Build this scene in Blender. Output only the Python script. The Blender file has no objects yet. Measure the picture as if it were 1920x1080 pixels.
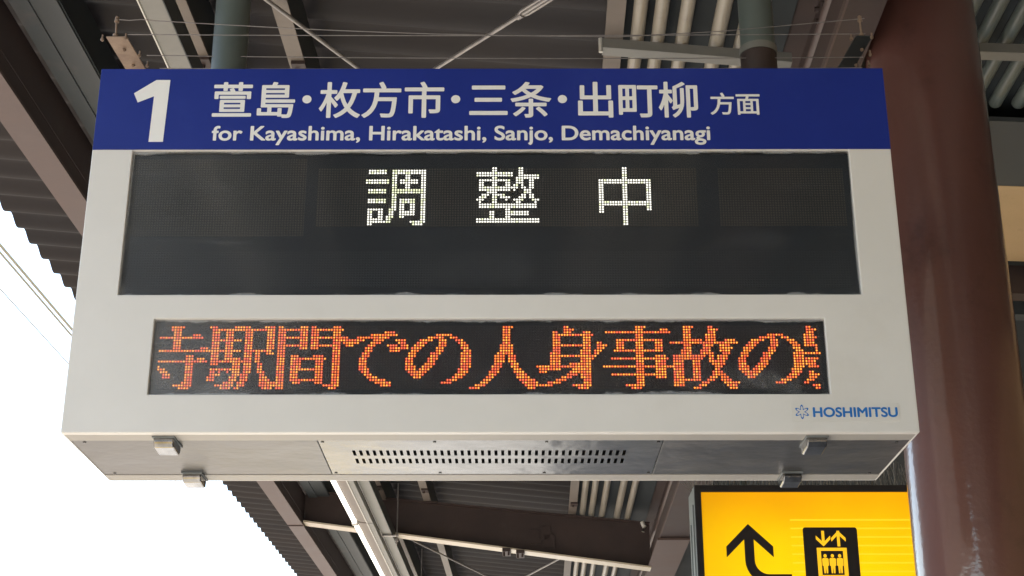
import bpy, bmesh, math, random
from mathutils import Vector, Matrix
random.seed(7)
R = math.radians
S = bpy.context.scene
C = S.collection

# ------------------------------------------------------------------ camera
CAM_Z = 1.6
p_, y_, r_, F_ = 3.75030868e-01, 7.65538305e-04, -5.41240465e-04, 2820.02
cam_d = bpy.data.cameras.new('camera')
cam = bpy.data.objects.new('camera', cam_d); C.objects.link(cam)
cam.location = (0, 0, CAM_Z)
cam.rotation_mode = 'XYZ'
cam.rotation_euler = (Matrix.Rotation(y_, 3, 'Z') @ Matrix.Rotation(math.pi/2 + p_, 3, 'X') @ Matrix.Rotation(r_, 3, 'Z')).to_euler()
cam_d.sensor_width = 36.0
cam_d.lens = F_ / 1920 * 36
cam_d.clip_start = 0.05; cam_d.clip_end = 3000
S.camera = cam

# ------------------------------------------------------------------ light
SUN_EL, SUN_AZ = 58, -70        # azimuth measured from +Y, negative = to the left
w = bpy.data.worlds.new('World'); S.world = w; w.use_nodes = True
nt = w.node_tree; nt.nodes.clear()
sky = nt.nodes.new('ShaderNodeTexSky'); sky.sky_type = 'NISHITA'; sky.sun_disc = False
sky.sun_elevation = R(SUN_EL); sky.sun_rotation = R(SUN_AZ)
sky.air_density = 1.4; sky.dust_density = 1.6; sky.ozone_density = 1.0
bg = nt.nodes.new('ShaderNodeBackground'); bg.inputs['Strength'].default_value = 0.15
wo = nt.nodes.new('ShaderNodeOutputWorld')
nt.links.new(sky.outputs[0], bg.inputs[0]); nt.links.new(bg.outputs[0], wo.inputs[0])
sd = bpy.data.lights.new('sun', 'SUN'); sd.energy = 4.5; sd.angle = R(0.53); sd.color = (1.0, 0.95, 0.875)
sun = bpy.data.objects.new('sun', sd); C.objects.link(sun)
sdir = Vector((math.sin(R(SUN_AZ))*math.cos(R(SUN_EL)), math.cos(R(SUN_AZ))*math.cos(R(SUN_EL)), math.sin(R(SUN_EL))))
sun.rotation_euler = sdir.to_track_quat('Z', 'Y').to_euler(); sun.location = (-8, 4, 12)
S.view_settings.view_transform = 'Standard'; S.view_settings.look = 'None'
S.view_settings.exposure = 1.78; S.view_settings.gamma = 1.0; S.view_settings.use_curve_mapping = False
EXPO = 2 ** S.view_settings.exposure
S.render.engine = 'CYCLES'
S.cycles.max_bounces = 8; S.cycles.diffuse_bounces = 5; S.cycles.glossy_bounces = 4
S.cycles.transparent_max_bounces = 12; S.cycles.sample_clamp_indirect = 6

# ------------------------------------------------------------------ materials
def nodes_of(name):
    m = bpy.data.materials.new(name); m.use_nodes = True
    n = m.node_tree; b = n.nodes['Principled BSDF']
    return m, n, b
def lk(n, a, b): n.links.new(a, b)
def paint(name, c1, c2=None, rough=.5, metal=0.0, scale=6.0, bump=0.0, bscale=60.0, coat=0.0, stretch=(1,1,1), stain=None, spec=.5, rvar=.1):
    """surface colour wandering between c1 and c2, optional stains and fine relief"""
    m, n, b = nodes_of(name)
    c2 = c2 or tuple(x*.82 for x in c1)
    tc = n.nodes.new('ShaderNodeTexCoord'); mp = n.nodes.new('ShaderNodeMapping')
    mp.inputs['Scale'].default_value = stretch; lk(n, tc.outputs['Object'], mp.inputs[0])
    nz = n.nodes.new('ShaderNodeTexNoise'); nz.inputs['Scale'].default_value = scale; nz.inputs['Detail'].default_value = 7; nz.inputs['Roughness'].default_value = .62
    lk(n, mp.outputs[0], nz.inputs['Vector'])
    cr = n.nodes.new('ShaderNodeValToRGB'); cr.color_ramp.elements[0].position = .34; cr.color_ramp.elements[1].position = .68
    cr.color_ramp.elements[0].color = (*c2, 1); cr.color_ramp.elements[1].color = (*c1, 1)
    lk(n, nz.outputs[0], cr.inputs[0]); out = cr.outputs[0]
    if stain:
        sn = n.nodes.new('ShaderNodeTexNoise'); sn.inputs['Scale'].default_value = stain[1]; sn.inputs['Detail'].default_value = 9; sn.inputs['Roughness'].default_value = .7
        lk(n, tc.outputs['Object'], sn.inputs['Vector'])
        sr = n.nodes.new('ShaderNodeValToRGB'); sr.color_ramp.elements[0].position = .56; sr.color_ramp.elements[1].position = .74
        lk(n, sn.outputs[0], sr.inputs[0])
        mx = n.nodes.new('ShaderNodeMix'); mx.data_type = 'RGBA'; mx.inputs[7].default_value = (*stain[0], 1)
        ml = n.nodes.new('ShaderNodeMath'); ml.operation = 'MULTIPLY'; ml.inputs[1].default_value = stain[2]
        lk(n, sr.outputs[0], ml.inputs[0]); lk(n, ml.outputs[0], mx.inputs[0]); lk(n, out, mx.inputs[6]); out = mx.outputs[2]
    lk(n, out, b.inputs['Base Color'])
    rr = n.nodes.new('ShaderNodeMapRange'); rr.inputs['To Min'].default_value = max(.02, rough-rvar); rr.inputs['To Max'].default_value = min(1, rough+rvar)
    lk(n, nz.outputs[0], rr.inputs[0]); lk(n, rr.outputs[0], b.inputs['Roughness'])
    b.inputs['Metallic'].default_value = metal; b.inputs['Coat Weight'].default_value = coat; b.inputs['Coat Roughness'].default_value = .05; b.inputs['Coat IOR'].default_value = 1.62
    b.inputs['Specular IOR Level'].default_value = spec
    if bump:
        bn = n.nodes.new('ShaderNodeTexNoise'); bn.inputs['Scale'].default_value = bscale; bn.inputs['Detail'].default_value = 4
        lk(n, tc.outputs['Object'], bn.inputs['Vector'])
        bu = n.nodes.new('ShaderNodeBump'); bu.inputs['Strength'].default_value = bump; bu.inputs['Distance'].default_value = .004 if bscale > 10 else .03
        lk(n, bn.outputs[0], bu.inputs['Height']); lk(n, bu.outputs[0], b.inputs['Normal'])
        lk(n, bu.outputs[0], b.inputs['Coat Normal'])
    return m
def glow(name, col, strength, base=(.02,.02,.02)):
    m, n, b = nodes_of(name)
    b.inputs['Base Color'].default_value = (*base, 1); b.inputs['Roughness'].default_value = .4
    b.inputs['Emission Color'].default_value = (*col, 1); b.inputs['Emission Strength'].default_value = strength / EXPO
    return m

M = {}
M['cream'] = paint('cream_paint', (.75,.73,.69), (.71,.69,.65), .42, scale=3, bump=.05, bscale=350, stain=((.52,.47,.39), 2.2, .22), rvar=.06)
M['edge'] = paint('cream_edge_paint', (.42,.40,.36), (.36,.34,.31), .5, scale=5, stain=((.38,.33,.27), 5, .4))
M['blue'] = paint('blue_film', (.012,.030,.26), (.010,.026,.225), .38, scale=2.5, bump=.02, bscale=300, stain=((.03,.055,.30), 3.0, .5), rvar=.08)
M['white_ink'] = paint('white_vinyl', (.88,.87,.84), (.85,.84,.81), .45, scale=9)
M['steel'] = paint('dull_stainless', (.175,.172,.17), (.135,.134,.133), .36, metal=.8, scale=2.2, stretch=(1,4,1), bump=.35, bscale=5, stain=((.23,.21,.18), 5, .5), rvar=.12)
M['bright_steel'] = paint('bright_stainless', (.225,.225,.22), (.165,.165,.162), .24, metal=.9, scale=2.0, stretch=(1,3,1), bump=.28, bscale=4.5, stain=((.33,.31,.26), 3, .4), rvar=.14)
M['chrome'] = paint('latch_chrome', (.36,.35,.34), (.14,.135,.13), .14, metal=1, scale=20, rvar=.06)
M['black'] = paint('black_cavity', (.012,.012,.013), (.009,.009,.01), .7)
M['grey_pipe'] = paint('grey_green_paint', (.125,.15,.14), (.10,.122,.115), .38, scale=5, bump=.05, bscale=80, stain=((.11,.11,.09), 6, .5))
M['maroon'] = paint('maroon_paint', (.160,.070,.058), (.138,.061,.051), .34, scale=3, bump=.17, bscale=60, coat=1.0, stain=((.055,.028,.025), 5, .6), rvar=.07)
M['maroon_dull'] = paint('dull_maroon_paint', (.066,.043,.038), (.048,.032,.029), .55, scale=4, bump=.1, bscale=40, stain=((.10,.085,.07), 3.5, .35))
M['flange'] = paint('faded_maroon_paint', (.125,.084,.074), (.10,.068,.061), .5, scale=4, bump=.1, bscale=40, stain=((.13,.09,.08), 5, .5))
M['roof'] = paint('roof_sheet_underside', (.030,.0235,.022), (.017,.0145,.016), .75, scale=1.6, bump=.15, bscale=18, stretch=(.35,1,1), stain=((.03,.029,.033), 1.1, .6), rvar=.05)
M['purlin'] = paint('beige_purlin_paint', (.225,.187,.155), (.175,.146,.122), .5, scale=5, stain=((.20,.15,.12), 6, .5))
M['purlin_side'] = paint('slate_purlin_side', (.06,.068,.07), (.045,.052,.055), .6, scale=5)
M['tray'] = paint('pale_tray_paint', (.235,.232,.21), (.19,.188,.17), .45, scale=6, stain=((.22,.21,.18), 7, .4))
M['white_metal'] = paint('white_enamel', (.72,.70,.64), (.64,.62,.56), .35, scale=6)
M['slate'] = paint('slate_gutter_paint', (.068,.079,.084), (.048,.054,.059), .55, scale=2, stretch=(1,.3,1), stain=((.16,.12,.12), 1.6, .6))
M['teal'] = paint('dark_teal_panel', (.022,.030,.033), (.016,.022,.026), .7, scale=3)
M['pipe_beige'] = paint('beige_conduit', (.40,.36,.29), (.30,.27,.22), .36, scale=5, stretch=(1,.4,1), stain=((.2,.17,.13), 9, .5))
M['rod'] = paint('galvanised_rod', (.42,.40,.38), (.30,.28,.27), .45, metal=.5, scale=20)
M['rust'] = paint('rusty_steel', (.36,.27,.20), (.22,.15,.11), .6, metal=.25, scale=25)
M['tan'] = paint('tan_panel', (.60,.43,.24), (.52,.37,.20), .55, scale=3, stain=((.3,.2,.1), 12, .35))
M['concrete'] = paint('platform_concrete', (.40,.39,.375), (.32,.31,.30), .8, scale=3, bump=.3, bscale=40)
M['ballast'] = paint('ballast', (.30,.26,.22), (.16,.13,.11), .95, scale=30, bump=.8, bscale=30)
M['ground'] = paint('dry_ground', (.27,.25,.21), (.18,.17,.14), .95, scale=.3)
M['wall'] = paint('blocking_wall_paint', (.62,.43,.22), (.52,.36,.18), .7, scale=1)
M['ink'] = paint('black_ink', (.018,.014,.016), (.014,.011,.013), .5)
M['frame_black'] = paint('black_frame_paint', (.022,.019,.022), (.016,.014,.016), .38, scale=6)
M['frame_grey'] = paint('grey_sign_case', (.21,.23,.23), (.16,.175,.18), .5, scale=5, stretch=(3,3,.6), stain=((.3,.3,.29), 14, .4))
M['sticker'] = paint('clear_sticker', (.72,.70,.655), (.70,.68,.64), .3, scale=20)
M['logo_blue'] = paint('blue_logo_ink', (.010,.17,.55), (.008,.15,.50), .45)
M['spike'] = paint('spike_wire', (.36,.35,.33), (.24,.23,.22), .4, metal=.6, scale=30)
M['wire'] = paint('thin_wire', (.32,.30,.29), (.22,.20,.2), .45, metal=.5, scale=30)
M['cat_wire'] = paint('overhead_wire', (.42,.37,.25), (.34,.30,.20), .6)
M['flange_lit'] = paint('lit_flange_paint', (.70,.62,.47), (.60,.52,.40), .35, scale=3, stain=((.42,.33,.26), 2.2, .5))  # sunlight on the cross girder flange, put into the base colour
M['fluor'] = glow('fluorescent_glow', (1.0, .95, .82), 3.0, (.8,.8,.8))
M['led_white'] = glow('led_warm_white', (1.0, .96, .82), 2.3)
M['led_lemon'] = glow('led_lemon', (.95, .98, .60), 1.9)
M['led_red'] = glow('led_red', (1.0, .075, .02), 1.1)
M['led_orange'] = glow('led_orange', (1.0, .17, .02), 1.25)
M['led_core_y'] = glow('led_core_yellow', (1.0, .53, .07), 2.6)
M['led_core_o'] = glow('led_core_orange', (1.0, .29, .045), 2.5)
M['led_core_p'] = glow('led_core_pink', (1.0, .22, .10), 2.2)

def led_matrix_mat(name, px, pz, dark, dot):
    """unlit lamp heads: little round domes on a black board, one per grid cell"""
    m, n, b = nodes_of(name)
    tc = n.nodes.new('ShaderNodeTexCoord'); sx = n.nodes.new('ShaderNodeSeparateXYZ'); lk(n, tc.outputs['Object'], sx.inputs[0])
    def cell(sock, pitch):
        d = n.nodes.new('ShaderNodeMath'); d.operation = 'DIVIDE'; d.inputs[1].default_value = pitch; lk(n, sock, d.inputs[0])
        f = n.nodes.new('ShaderNodeMath'); f.operation = 'FRACT'; lk(n, d.outputs[0], f.inputs[0])
        s = n.nodes.new('ShaderNodeMath'); s.operation = 'SUBTRACT'; s.inputs[1].default_value = .5; lk(n, f.outputs[0], s.inputs[0])
        q = n.nodes.new('ShaderNodeMath'); q.operation = 'MULTIPLY'; lk(n, s.outputs[0], q.inputs[0]); lk(n, s.outputs[0], q.inputs[1])
        return q.outputs[0]
    a = n.nodes.new('ShaderNodeMath'); a.operation = 'ADD'; lk(n, cell(sx.outputs[0], px), a.inputs[0]); lk(n, cell(sx.outputs[2], pz), a.inputs[1])
    mr = n.nodes.new('ShaderNodeMapRange'); mr.inputs[1].default_value = .13; mr.inputs[2].default_value = .08
    lk(n, a.outputs[0], mr.inputs[0])
    nz = n.nodes.new('ShaderNodeTexNoise'); nz.inputs['Scale'].default_value = 9; nz.inputs['Detail'].default_value = 5
    lk(n, tc.outputs['Object'], nz.inputs['Vector'])
    mu = n.nodes.new('ShaderNodeMath'); mu.operation = 'MULTIPLY'; lk(n, mr.outputs[0], mu.inputs[0])
    m2 = n.nodes.new('ShaderNodeMapRange'); m2.inputs[3].default_value = .55; m2.inputs[4].default_value = 1.0; m2.inputs[1].default_value = .35; m2.inputs[2].default_value = .65
    lk(n, nz.outputs[0], m2.inputs[0]); lk(n, m2.outputs[0], mu.inputs[1])
    mx = n.nodes.new('ShaderNodeMix'); mx.data_type = 'RGBA'; mx.inputs[6].default_value = (*dark, 1); mx.inputs[7].default_value = (*dot, 1)
    lk(n, mu.outputs[0], mx.inputs[0]); lk(n, mx.outputs[2], b.inputs['Base Color']); b.inputs['Roughness'].default_value = .5
    bu = n.nodes.new('ShaderNodeBump'); bu.inputs['Strength'].default_value = .4; bu.inputs['Distance'].default_value = .001
    lk(n, mr.outputs[0], bu.inputs['Height']); lk(n, bu.outputs[0], b.inputs['Normal'])
    return m
PX, PZ = .00592, .00600
M['matrix_a'] = led_matrix_mat('led_board_rgb', PX, PZ, (.036,.038,.042), (.125,.112,.096))
M['matrix_b'] = led_matrix_mat('led_board_amber', PX, PZ, (.040,.037,.046), (.060,.054,.060))
M['matrix_c'] = led_matrix_mat('led_board_faint', PX, PZ, (.030,.037,.050), (.043,.049,.058))
M['board'] = paint('display_back_board', (.030,.038,.051), (.024,.031,.043), .5, scale=5)

def glass_mat(name, hw, hz, seed, sky_haze=.03):
    """clear pane: dried crust along the rim, wiped dust clouds, streaks, sky haze painted at left"""
    m, n, b = nodes_of(name); n.nodes.remove(b)
    out = n.nodes['Material Output']
    tc = n.nodes.new('ShaderNodeTexCoord'); sx = n.nodes.new('ShaderNodeSeparateXYZ'); lk(n, tc.outputs['Object'], sx.inputs[0])
    def mth(op, a, bb=None, clamp=False):
        q = n.nodes.new('ShaderNodeMath'); q.operation = op; q.use_clamp = clamp
        for i, v in enumerate((a, bb)):
            if v is None: continue
            if isinstance(v, (int, float)): q.inputs[i].default_value = v
            else: lk(n, v, q.inputs[i])
        return q.outputs[0]
    ax = mth('SUBTRACT', hw, mth('ABSOLUTE', sx.outputs[0])); az = mth('SUBTRACT', hz, mth('ABSOLUTE', sx.outputs[2]))
    edge = mth('MINIMUM', mth('MULTIPLY', ax, 2.4), az)
    def noise(sc, det, st=(1,1,1), off=0):
        mp = n.nodes.new('ShaderNodeMapping'); mp.inputs['Scale'].default_value = st; mp.inputs['Location'].default_value = (seed+off, off, seed)
        lk(n, tc.outputs['Object'], mp.inputs[0])
        z = n.nodes.new('ShaderNodeTexNoise'); z.inputs['Scale'].default_value = sc; z.inputs['Detail'].default_value = det; z.inputs['Roughness'].default_value = .65
        lk(n, mp.outputs[0], z.inputs['Vector']); return z.outputs[0]
    rim_w = mth('MULTIPLY', mth('SUBTRACT', noise(9, 9, (1,1,.3)), .34), .038)
    rim = mth('MULTIPLY', mth('SUBTRACT', rim_w, edge), 260, True)
    rim = mth('MAXIMUM', mth('MULTIPLY', rim, .34), 0)
    cl = mth('MULTIPLY', mth('SUBTRACT', noise(3.2, 8, (1,1,1.8), 3), .545), 3.4, True)
    low = mth('MULTIPLY', mth('SUBTRACT', .17, mth('ADD', sx.outputs[2], hz)), 6, True)
    side = mth('MULTIPLY', mth('SUBTRACT', mth('ABSOLUTE', sx.outputs[0]), hw*.45), 2.6, True)
    cloud = mth('MULTIPLY', cl, mth('ADD', mth('MULTIPLY', mth('MULTIPLY', low, mth('ADD', side, .12)), .42), .015))
    streak = mth('MULTIPLY', mth('MULTIPLY', mth('SUBTRACT', noise(40, 6, (.1,1,1.2), 5), .6), 5, True), mth('MULTIPLY', side, .10))
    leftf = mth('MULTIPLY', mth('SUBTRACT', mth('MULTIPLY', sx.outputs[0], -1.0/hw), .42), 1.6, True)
    lf = mth('MULTIPLY', mth('MULTIPLY', leftf, mth('ADD', noise(2.2, 7, (1,1,2.5), 8), .1)), sky_haze)  # sky reflection painted as a pale haze over the left end
    dirt_and_haze = mth('ADD', mth('ADD', mth('ADD', mth('MAXIMUM', rim, cloud), streak), .010), lf, True)
    tr = n.nodes.new('ShaderNodeBsdfTransparent'); tr.inputs[0].default_value = (.93,.94,.95,1)
    gl = n.nodes.new('ShaderNodeBsdfGlossy'); gl.inputs['Roughness'].default_value = .10
    fr = n.nodes.new('ShaderNodeFresnel'); fr.inputs[0].default_value = 1.5
    fm = mth('MULTIPLY', fr.outputs[0], 1.0)
    mx = n.nodes.new('ShaderNodeMixShader'); lk(n, fm, mx.inputs[0]); lk(n, tr.outputs[0], mx.inputs[1]); lk(n, gl.outputs[0], mx.inputs[2])
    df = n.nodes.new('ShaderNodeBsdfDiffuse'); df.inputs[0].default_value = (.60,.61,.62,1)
    m2 = n.nodes.new('ShaderNodeMixShader'); lk(n, dirt_and_haze, m2.inputs[0]); lk(n, mx.outputs[0], m2.inputs[1]); lk(n, df.outputs[0], m2.inputs[2])
    lk(n, m2.outputs[0], out.inputs[0])
    return m
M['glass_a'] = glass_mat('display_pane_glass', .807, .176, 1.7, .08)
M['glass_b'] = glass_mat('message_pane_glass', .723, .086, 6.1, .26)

def lightbox_mat():
    m, n, b = nodes_of('backlit_yellow_acrylic')
    tc = n.nodes.new('ShaderNodeTexCoord'); sx = n.nodes.new('ShaderNodeSeparateXYZ'); lk(n, tc.outputs['Object'], sx.inputs[0])
    # lamp tubes behind the sheet: brighter over the tubes, weaker towards the case
    nz = n.nodes.new('ShaderNodeTexNoise'); nz.inputs['Scale'].default_value = 1.6; nz.inputs['Detail'].default_value = 2
    lk(n, tc.outputs['Object'], nz.inputs['Vector'])
    mr = n.nodes.new('ShaderNodeMapRange'); mr.inputs[3].default_value = .75; mr.inputs[4].default_value = 1.2; mr.inputs[1].default_value = .3; mr.inputs[2].default_value = .7
    lk(n, nz.outputs[0], mr.inputs[0])
    gx = n.nodes.new('ShaderNodeMapRange'); gx.inputs[1].default_value = -.72; gx.inputs[2].default_value = -.5; gx.inputs[3].default_value = .78; gx.inputs[4].default_value = 1.0
    lk(n, sx.outputs[0], gx.inputs[0])
    mu = n.nodes.new('ShaderNodeMath'); mu.operation = 'MULTIPLY'; lk(n, mr.outputs[0], mu.inputs[0]); lk(n, gx.outputs[0], mu.inputs[1])
    m3 = n.nodes.new('ShaderNodeMath'); m3.operation = 'MULTIPLY'; lk(n, mu.outputs[0], m3.inputs[0]); m3.inputs[1].default_value = .98/EXPO
    b.inputs['Base Color'].default_value = (.55,.28,.0,1); b.inputs['Roughness'].default_value = .35
    gz = n.nodes.new('ShaderNodeMapRange'); gz.inputs[1].default_value = .30; gz.inputs[2].default_value = .04; gz.inputs[3].default_value = .0; gz.inputs[4].default_value = 1.0; gz.interpolation_type = 'SMOOTHSTEP'
    lk(n, sx.outputs[2], gz.inputs[0])
    fx = n.nodes.new('ShaderNodeMath'); fx.operation = 'MULTIPLY'; lk(n, gz.outputs[0], fx.inputs[0]); lk(n, gx.outputs[0], fx.inputs[1])
    cm = n.nodes.new('ShaderNodeMix'); cm.data_type = 'RGBA'; cm.inputs[6].default_value = (.93,.37,.0,1); cm.inputs[7].default_value = (1.0,.60,.0,1)
    lk(n, fx.outputs[0], cm.inputs[0]); lk(n, cm.outputs[2], b.inputs['Emission Color']); lk(n, m3.outputs[0], b.inputs['Emission Strength'])
    return m
M['yellow'] = lightbox_mat()
M['yellow_line'] = glow('backlit_pale_line', (1.0,.58,.012), 1.02, (.6,.4,.02))
M['yellow_icon'] = glow('backlit_yellow_cutout', (1.0,.52,.01), .98, (.5,.3,.02))

# ------------------------------------------------------------------ mesh helpers
def empty(name, loc=(0,0,0), rz=0):
    o = bpy.data.objects.new(name, None); C.objects.link(o); o.location = loc; o.rotation_euler = (0,0,rz); o.empty_display_size = .1
    return o
def tag(o, label=None, cat=None, group=None, kind=None):
    if label: o['label'] = label
    if cat: o['category'] = cat
    if group: o['group'] = group
    if kind: o['kind'] = kind
    return o
def link(name, bm, mat, parent=None, loc=None, smooth=False, bevel=0):
    bmesh.ops.recalc_face_normals(bm, faces=bm.faces[:])
    me = bpy.data.meshes.new(name); bm.to_mesh(me); bm.free()
    for m in (mat if isinstance(mat, (list, tuple)) else [mat]): me.materials.append(m)
    o = bpy.data.objects.new(name, me); C.objects.link(o)
    if parent: o.parent = parent
    if loc: o.location = loc
    if smooth:
        for p in me.polygons: p.use_smooth = True
        me.set_sharp_from_angle(angle=R(38))
    if bevel:
        b = o.modifiers.new('bevel', 'BEVEL'); b.width = bevel; b.segments = 2; b.limit_method = 'ANGLE'; b.angle_limit = R(40)
    return o
def box(bm, x0, x1, y0, y1, z0, z1, sx=0.0, mi=0):
    """axis box; sx tilts z with x (z drops sx per metre of x)"""
    v = [bm.verts.new((x, y, z - sx*x)) for x in (x0,x1) for y in (y0,y1) for z in (z0,z1)]
    for f in ((0,1,3,2),(4,6,7,5),(0,4,5,1),(2,3,7,6),(0,2,6,4),(1,5,7,3)):
        fc = bm.faces.new([v[i] for i in f]); fc.material_index = mi
def tube(bm, pts, r, seg=10, cap=True, mi=0):
    pts = [Vector(p) for p in pts]; rs = r if isinstance(r, (list,tuple)) else [r]*len(pts)
    rings = []
    for i, p in enumerate(pts):
        t = (pts[min(i+1, len(pts)-1)] - pts[max(i-1, 0)]).normalized()
        a = t.cross(Vector((0,0,1)))
        if a.length < 1e-3: a = Vector((1,0,0))
        a.normalize(); b = t.cross(a)
        rings.append([bm.verts.new(p + rs[i]*(math.cos(2*math.pi*k/seg)*a + math.sin(2*math.pi*k/seg)*b)) for k in range(seg)])
    for i in range(len(rings)-1):
        for k in range(seg):
            f = bm.faces.new((rings[i][k], rings[i][(k+1)%seg], rings[i+1][(k+1)%seg], rings[i+1][k])); f.material_index = mi
    if cap:
        for q in (rings[0], rings[-1]):
            f = bm.faces.new(q); f.material_index = mi
def poly_prism(bm, pts, y0, y1):
    """outline in x,z extruded between two y"""
    a = [bm.verts.new((x, y0, z)) for x, z in pts]; b = [bm.verts.new((x, y1, z)) for x, z in pts]
    bm.faces.new(a); bm.faces.new(b[::-1]); n = len(pts)
    for i in range(n): bm.faces.new((a[i], a[(i+1)%n], b[(i+1)%n], b[i]))
def perforated(bm, us, vs, hole, fn):
    """solid plate on a grid with holes; fn(u,v,side) -> co"""
    nu, nv = len(us)-1, len(vs)-1
    V = {}
    def vt(i, j, s):
        if (i,j,s) not in V: V[(i,j,s)] = bm.verts.new(fn(us[i], vs[j], s))
        return V[(i,j,s)]
    solid = lambda i, j: 0 <= i < nu and 0 <= j < nv and not hole(i, j)
    for i in range(nu):
        for j in range(nv):
            if not solid(i, j): continue
            for s in (0, 1): bm.faces.new([vt(i,j,s), vt(i+1,j,s), vt(i+1,j+1,s), vt(i,j+1,s)])
            for (di,dj,a,b) in ((-1,0,(i,j),(i,j+1)),(1,0,(i+1,j),(i+1,j+1)),(0,-1,(i,j),(i+1,j)),(0,1,(i,j+1),(i+1,j+1))):
                if not solid(i+di, j+dj): bm.faces.new([vt(*a,0), vt(*b,0), vt(*b,1), vt(*a,1)])
def text_mesh(s, bold=0.0):
    c = bpy.data.curves.new('txt', 'FONT'); c.body = s; c.offset = bold; c.resolution_u = 6
    o = bpy.data.objects.new('txt', c); C.objects.link(o); bpy.context.view_layer.update()
    dg = bpy.context.evaluated_depsgraph_get()
    me = bpy.data.meshes.new_from_object(o.evaluated_get(dg)); bpy.data.objects.remove(o); bpy.data.curves.remove(c)
    return me
def add_text(bm, s, x, z, sx, sz, y, bold=0.0):
    # the built-in face is a regular weight: thicken it by stacking shifted cuts, each a hair behind the last
    for k in range(9 if bold else 1):
        dx, dz = ((0,0),(1,0),(-1,0),(0,1),(0,-1),(.7,.7),(-.7,.7),(.7,-.7),(-.7,-.7))[k]
        me = text_mesh(s); me.transform(Matrix(((sx,0,0,x+dx*bold*sx),(0,0,0,y+k*.00004),(0,sz,0,z+dz*bold*sz),(0,0,0,1))))
        bm.from_mesh(me); bpy.data.meshes.remove(me)

# ------------------------------------------------------------------ the setting
def slab(name, x0, x1, y0, y1, z0, z1, mat, kind='structure'):
    bm = bmesh.new(); box(bm, x0, x1, y0, y1, z0, z1); o = link(name, bm, mat); tag(o, kind=kind); return o
bm = bmesh.new(); g = 1400
f = bm.faces.new([bm.verts.new(p) for p in ((-g,-g,-1.3),(g,-g,-1.3),(g,g,-1.3),(-g,g,-1.3))]); link('ground', bm, M['ground'])['kind'] = 'structure'
slab('track_bed', -13, -2.75, -40, 90, -1.296, -1.10, M['ballast'])
slab('platform', -2.35, 5.0, -30, 60, -1.1, 0.0, M['concrete'])
slab('light_blocking_wall', 5.0, 5.2, -30, 60, -1.1, 4.9, M['wall'])  # unseen wall added to block light from the right; tan warms its bounce

slab('tactile_strip', -1.75, -1.45, -30, 60, .001, .006, paint('yellow_tactile_tiles', (.50,.36,.08), (.40,.29,.07), .6, scale=9))
slab('platform_edge_line', -2.34, -2.20, -30, 60, .001, .004, paint('white_line_paint', (.7,.7,.68), (.55,.55,.53), .6, scale=9))
# added block across the tracks, unseen: keeps bright sky out of the column's reflection
bm = bmesh.new(); perforated(bm, [-3+k*1.3 for k in range(18)], [-1.3,.2,1.7,2.9,4.4,5.6,7.1,8.3,9.6], lambda i, j: i % 2 == 1 and j in (1,3,5), lambda u, v, s: (-15.2-.3*s, u, v))
box(bm, -24, -15.6, -3, 19.1, -1.3, 9.5)
o = link('sky_blocking_building', bm, paint('sky_blocker_wall', (.22,.20,.18), (.17,.155,.14), .85, scale=.6)); o['kind'] = 'structure'
# ------------------------------------------------------------------ departure board
BX, BY, BZ, W2 = -.0485, 3.041, CAM_Z + .872, .9
board = tag(empty('departure_board', (BX, BY, BZ)), 'large cream departure board with blue header and two dark lamp displays hung from two pipes', 'departure board')
H, D = .8683, .41
bm = bmesh.new()
us = [-W2, -.809, -.725, .7195, .8055, W2]; vs = [0, .084, .2548, .310, .6600, H]
def hole(i, j): return (j == 1 and i == 2) or (j == 3 and i in (1, 2, 3))
perforated(bm, us, vs, hole, lambda u, v, s: (u, .018*s, v))
box(bm, -W2, -W2+.004, .018, D, .0, H); box(bm, W2-.004, W2, .018, D, 0, H)
box(bm, -W2+.004, W2-.004, .018, D, H-.004, H); box(bm, -W2+.004, W2-.004, D-.004, D, 0, H-.004)
link('cabinet', bm, M['cream'], board, bevel=.0025)
bm = bmesh.new()
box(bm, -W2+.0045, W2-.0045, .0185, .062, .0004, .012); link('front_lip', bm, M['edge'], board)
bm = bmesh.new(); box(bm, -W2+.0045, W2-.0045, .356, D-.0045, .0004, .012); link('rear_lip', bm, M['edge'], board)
# underside panels (slightly recessed, dark gap round them)
bm = bmesh.new(); box(bm, -W2+.006, W2-.006, .0625, .3555, .030, .034); link('inner_tray', bm, M['black'], board)
for a, b, mt in ((-.8953, -.3705, 'steel'), (.3705, .8953, 'steel')):
    bm = bmesh.new(); box(bm, a, b, .0655, .3530, .0015, .0035); link('bottom_panel', bm, M[mt], board, bevel=.0008)
bm = bmesh.new()
us = [-.3685]; 
for k in range(41):
    c = -.3005 + k*.01482; us += [c-.0033, c+.0033]
us += [.3685]; vs = [.0655, .146, .189, .2150, .2560, .3530]
perforated(bm, us, vs, lambda i, j: i % 2 == 1 and j in (1, 3), lambda u, v, s: (u, v, .0015+.0025*s))
link('vent_panel', bm, M['bright_steel'], board)
bm = bmesh.new()
for k in range(7):
    x = (-.36, -.12, .12, .36, -.87, .87, 0)[k]
    for y in (.078, .341):
        if k < 6: tube(bm, [(x, y, .0012), (x, y, -.0004)], .0035, 8)
link('screw_heads', bm, M['bright_steel'], board)['kind'] = 'stuff'
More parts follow.
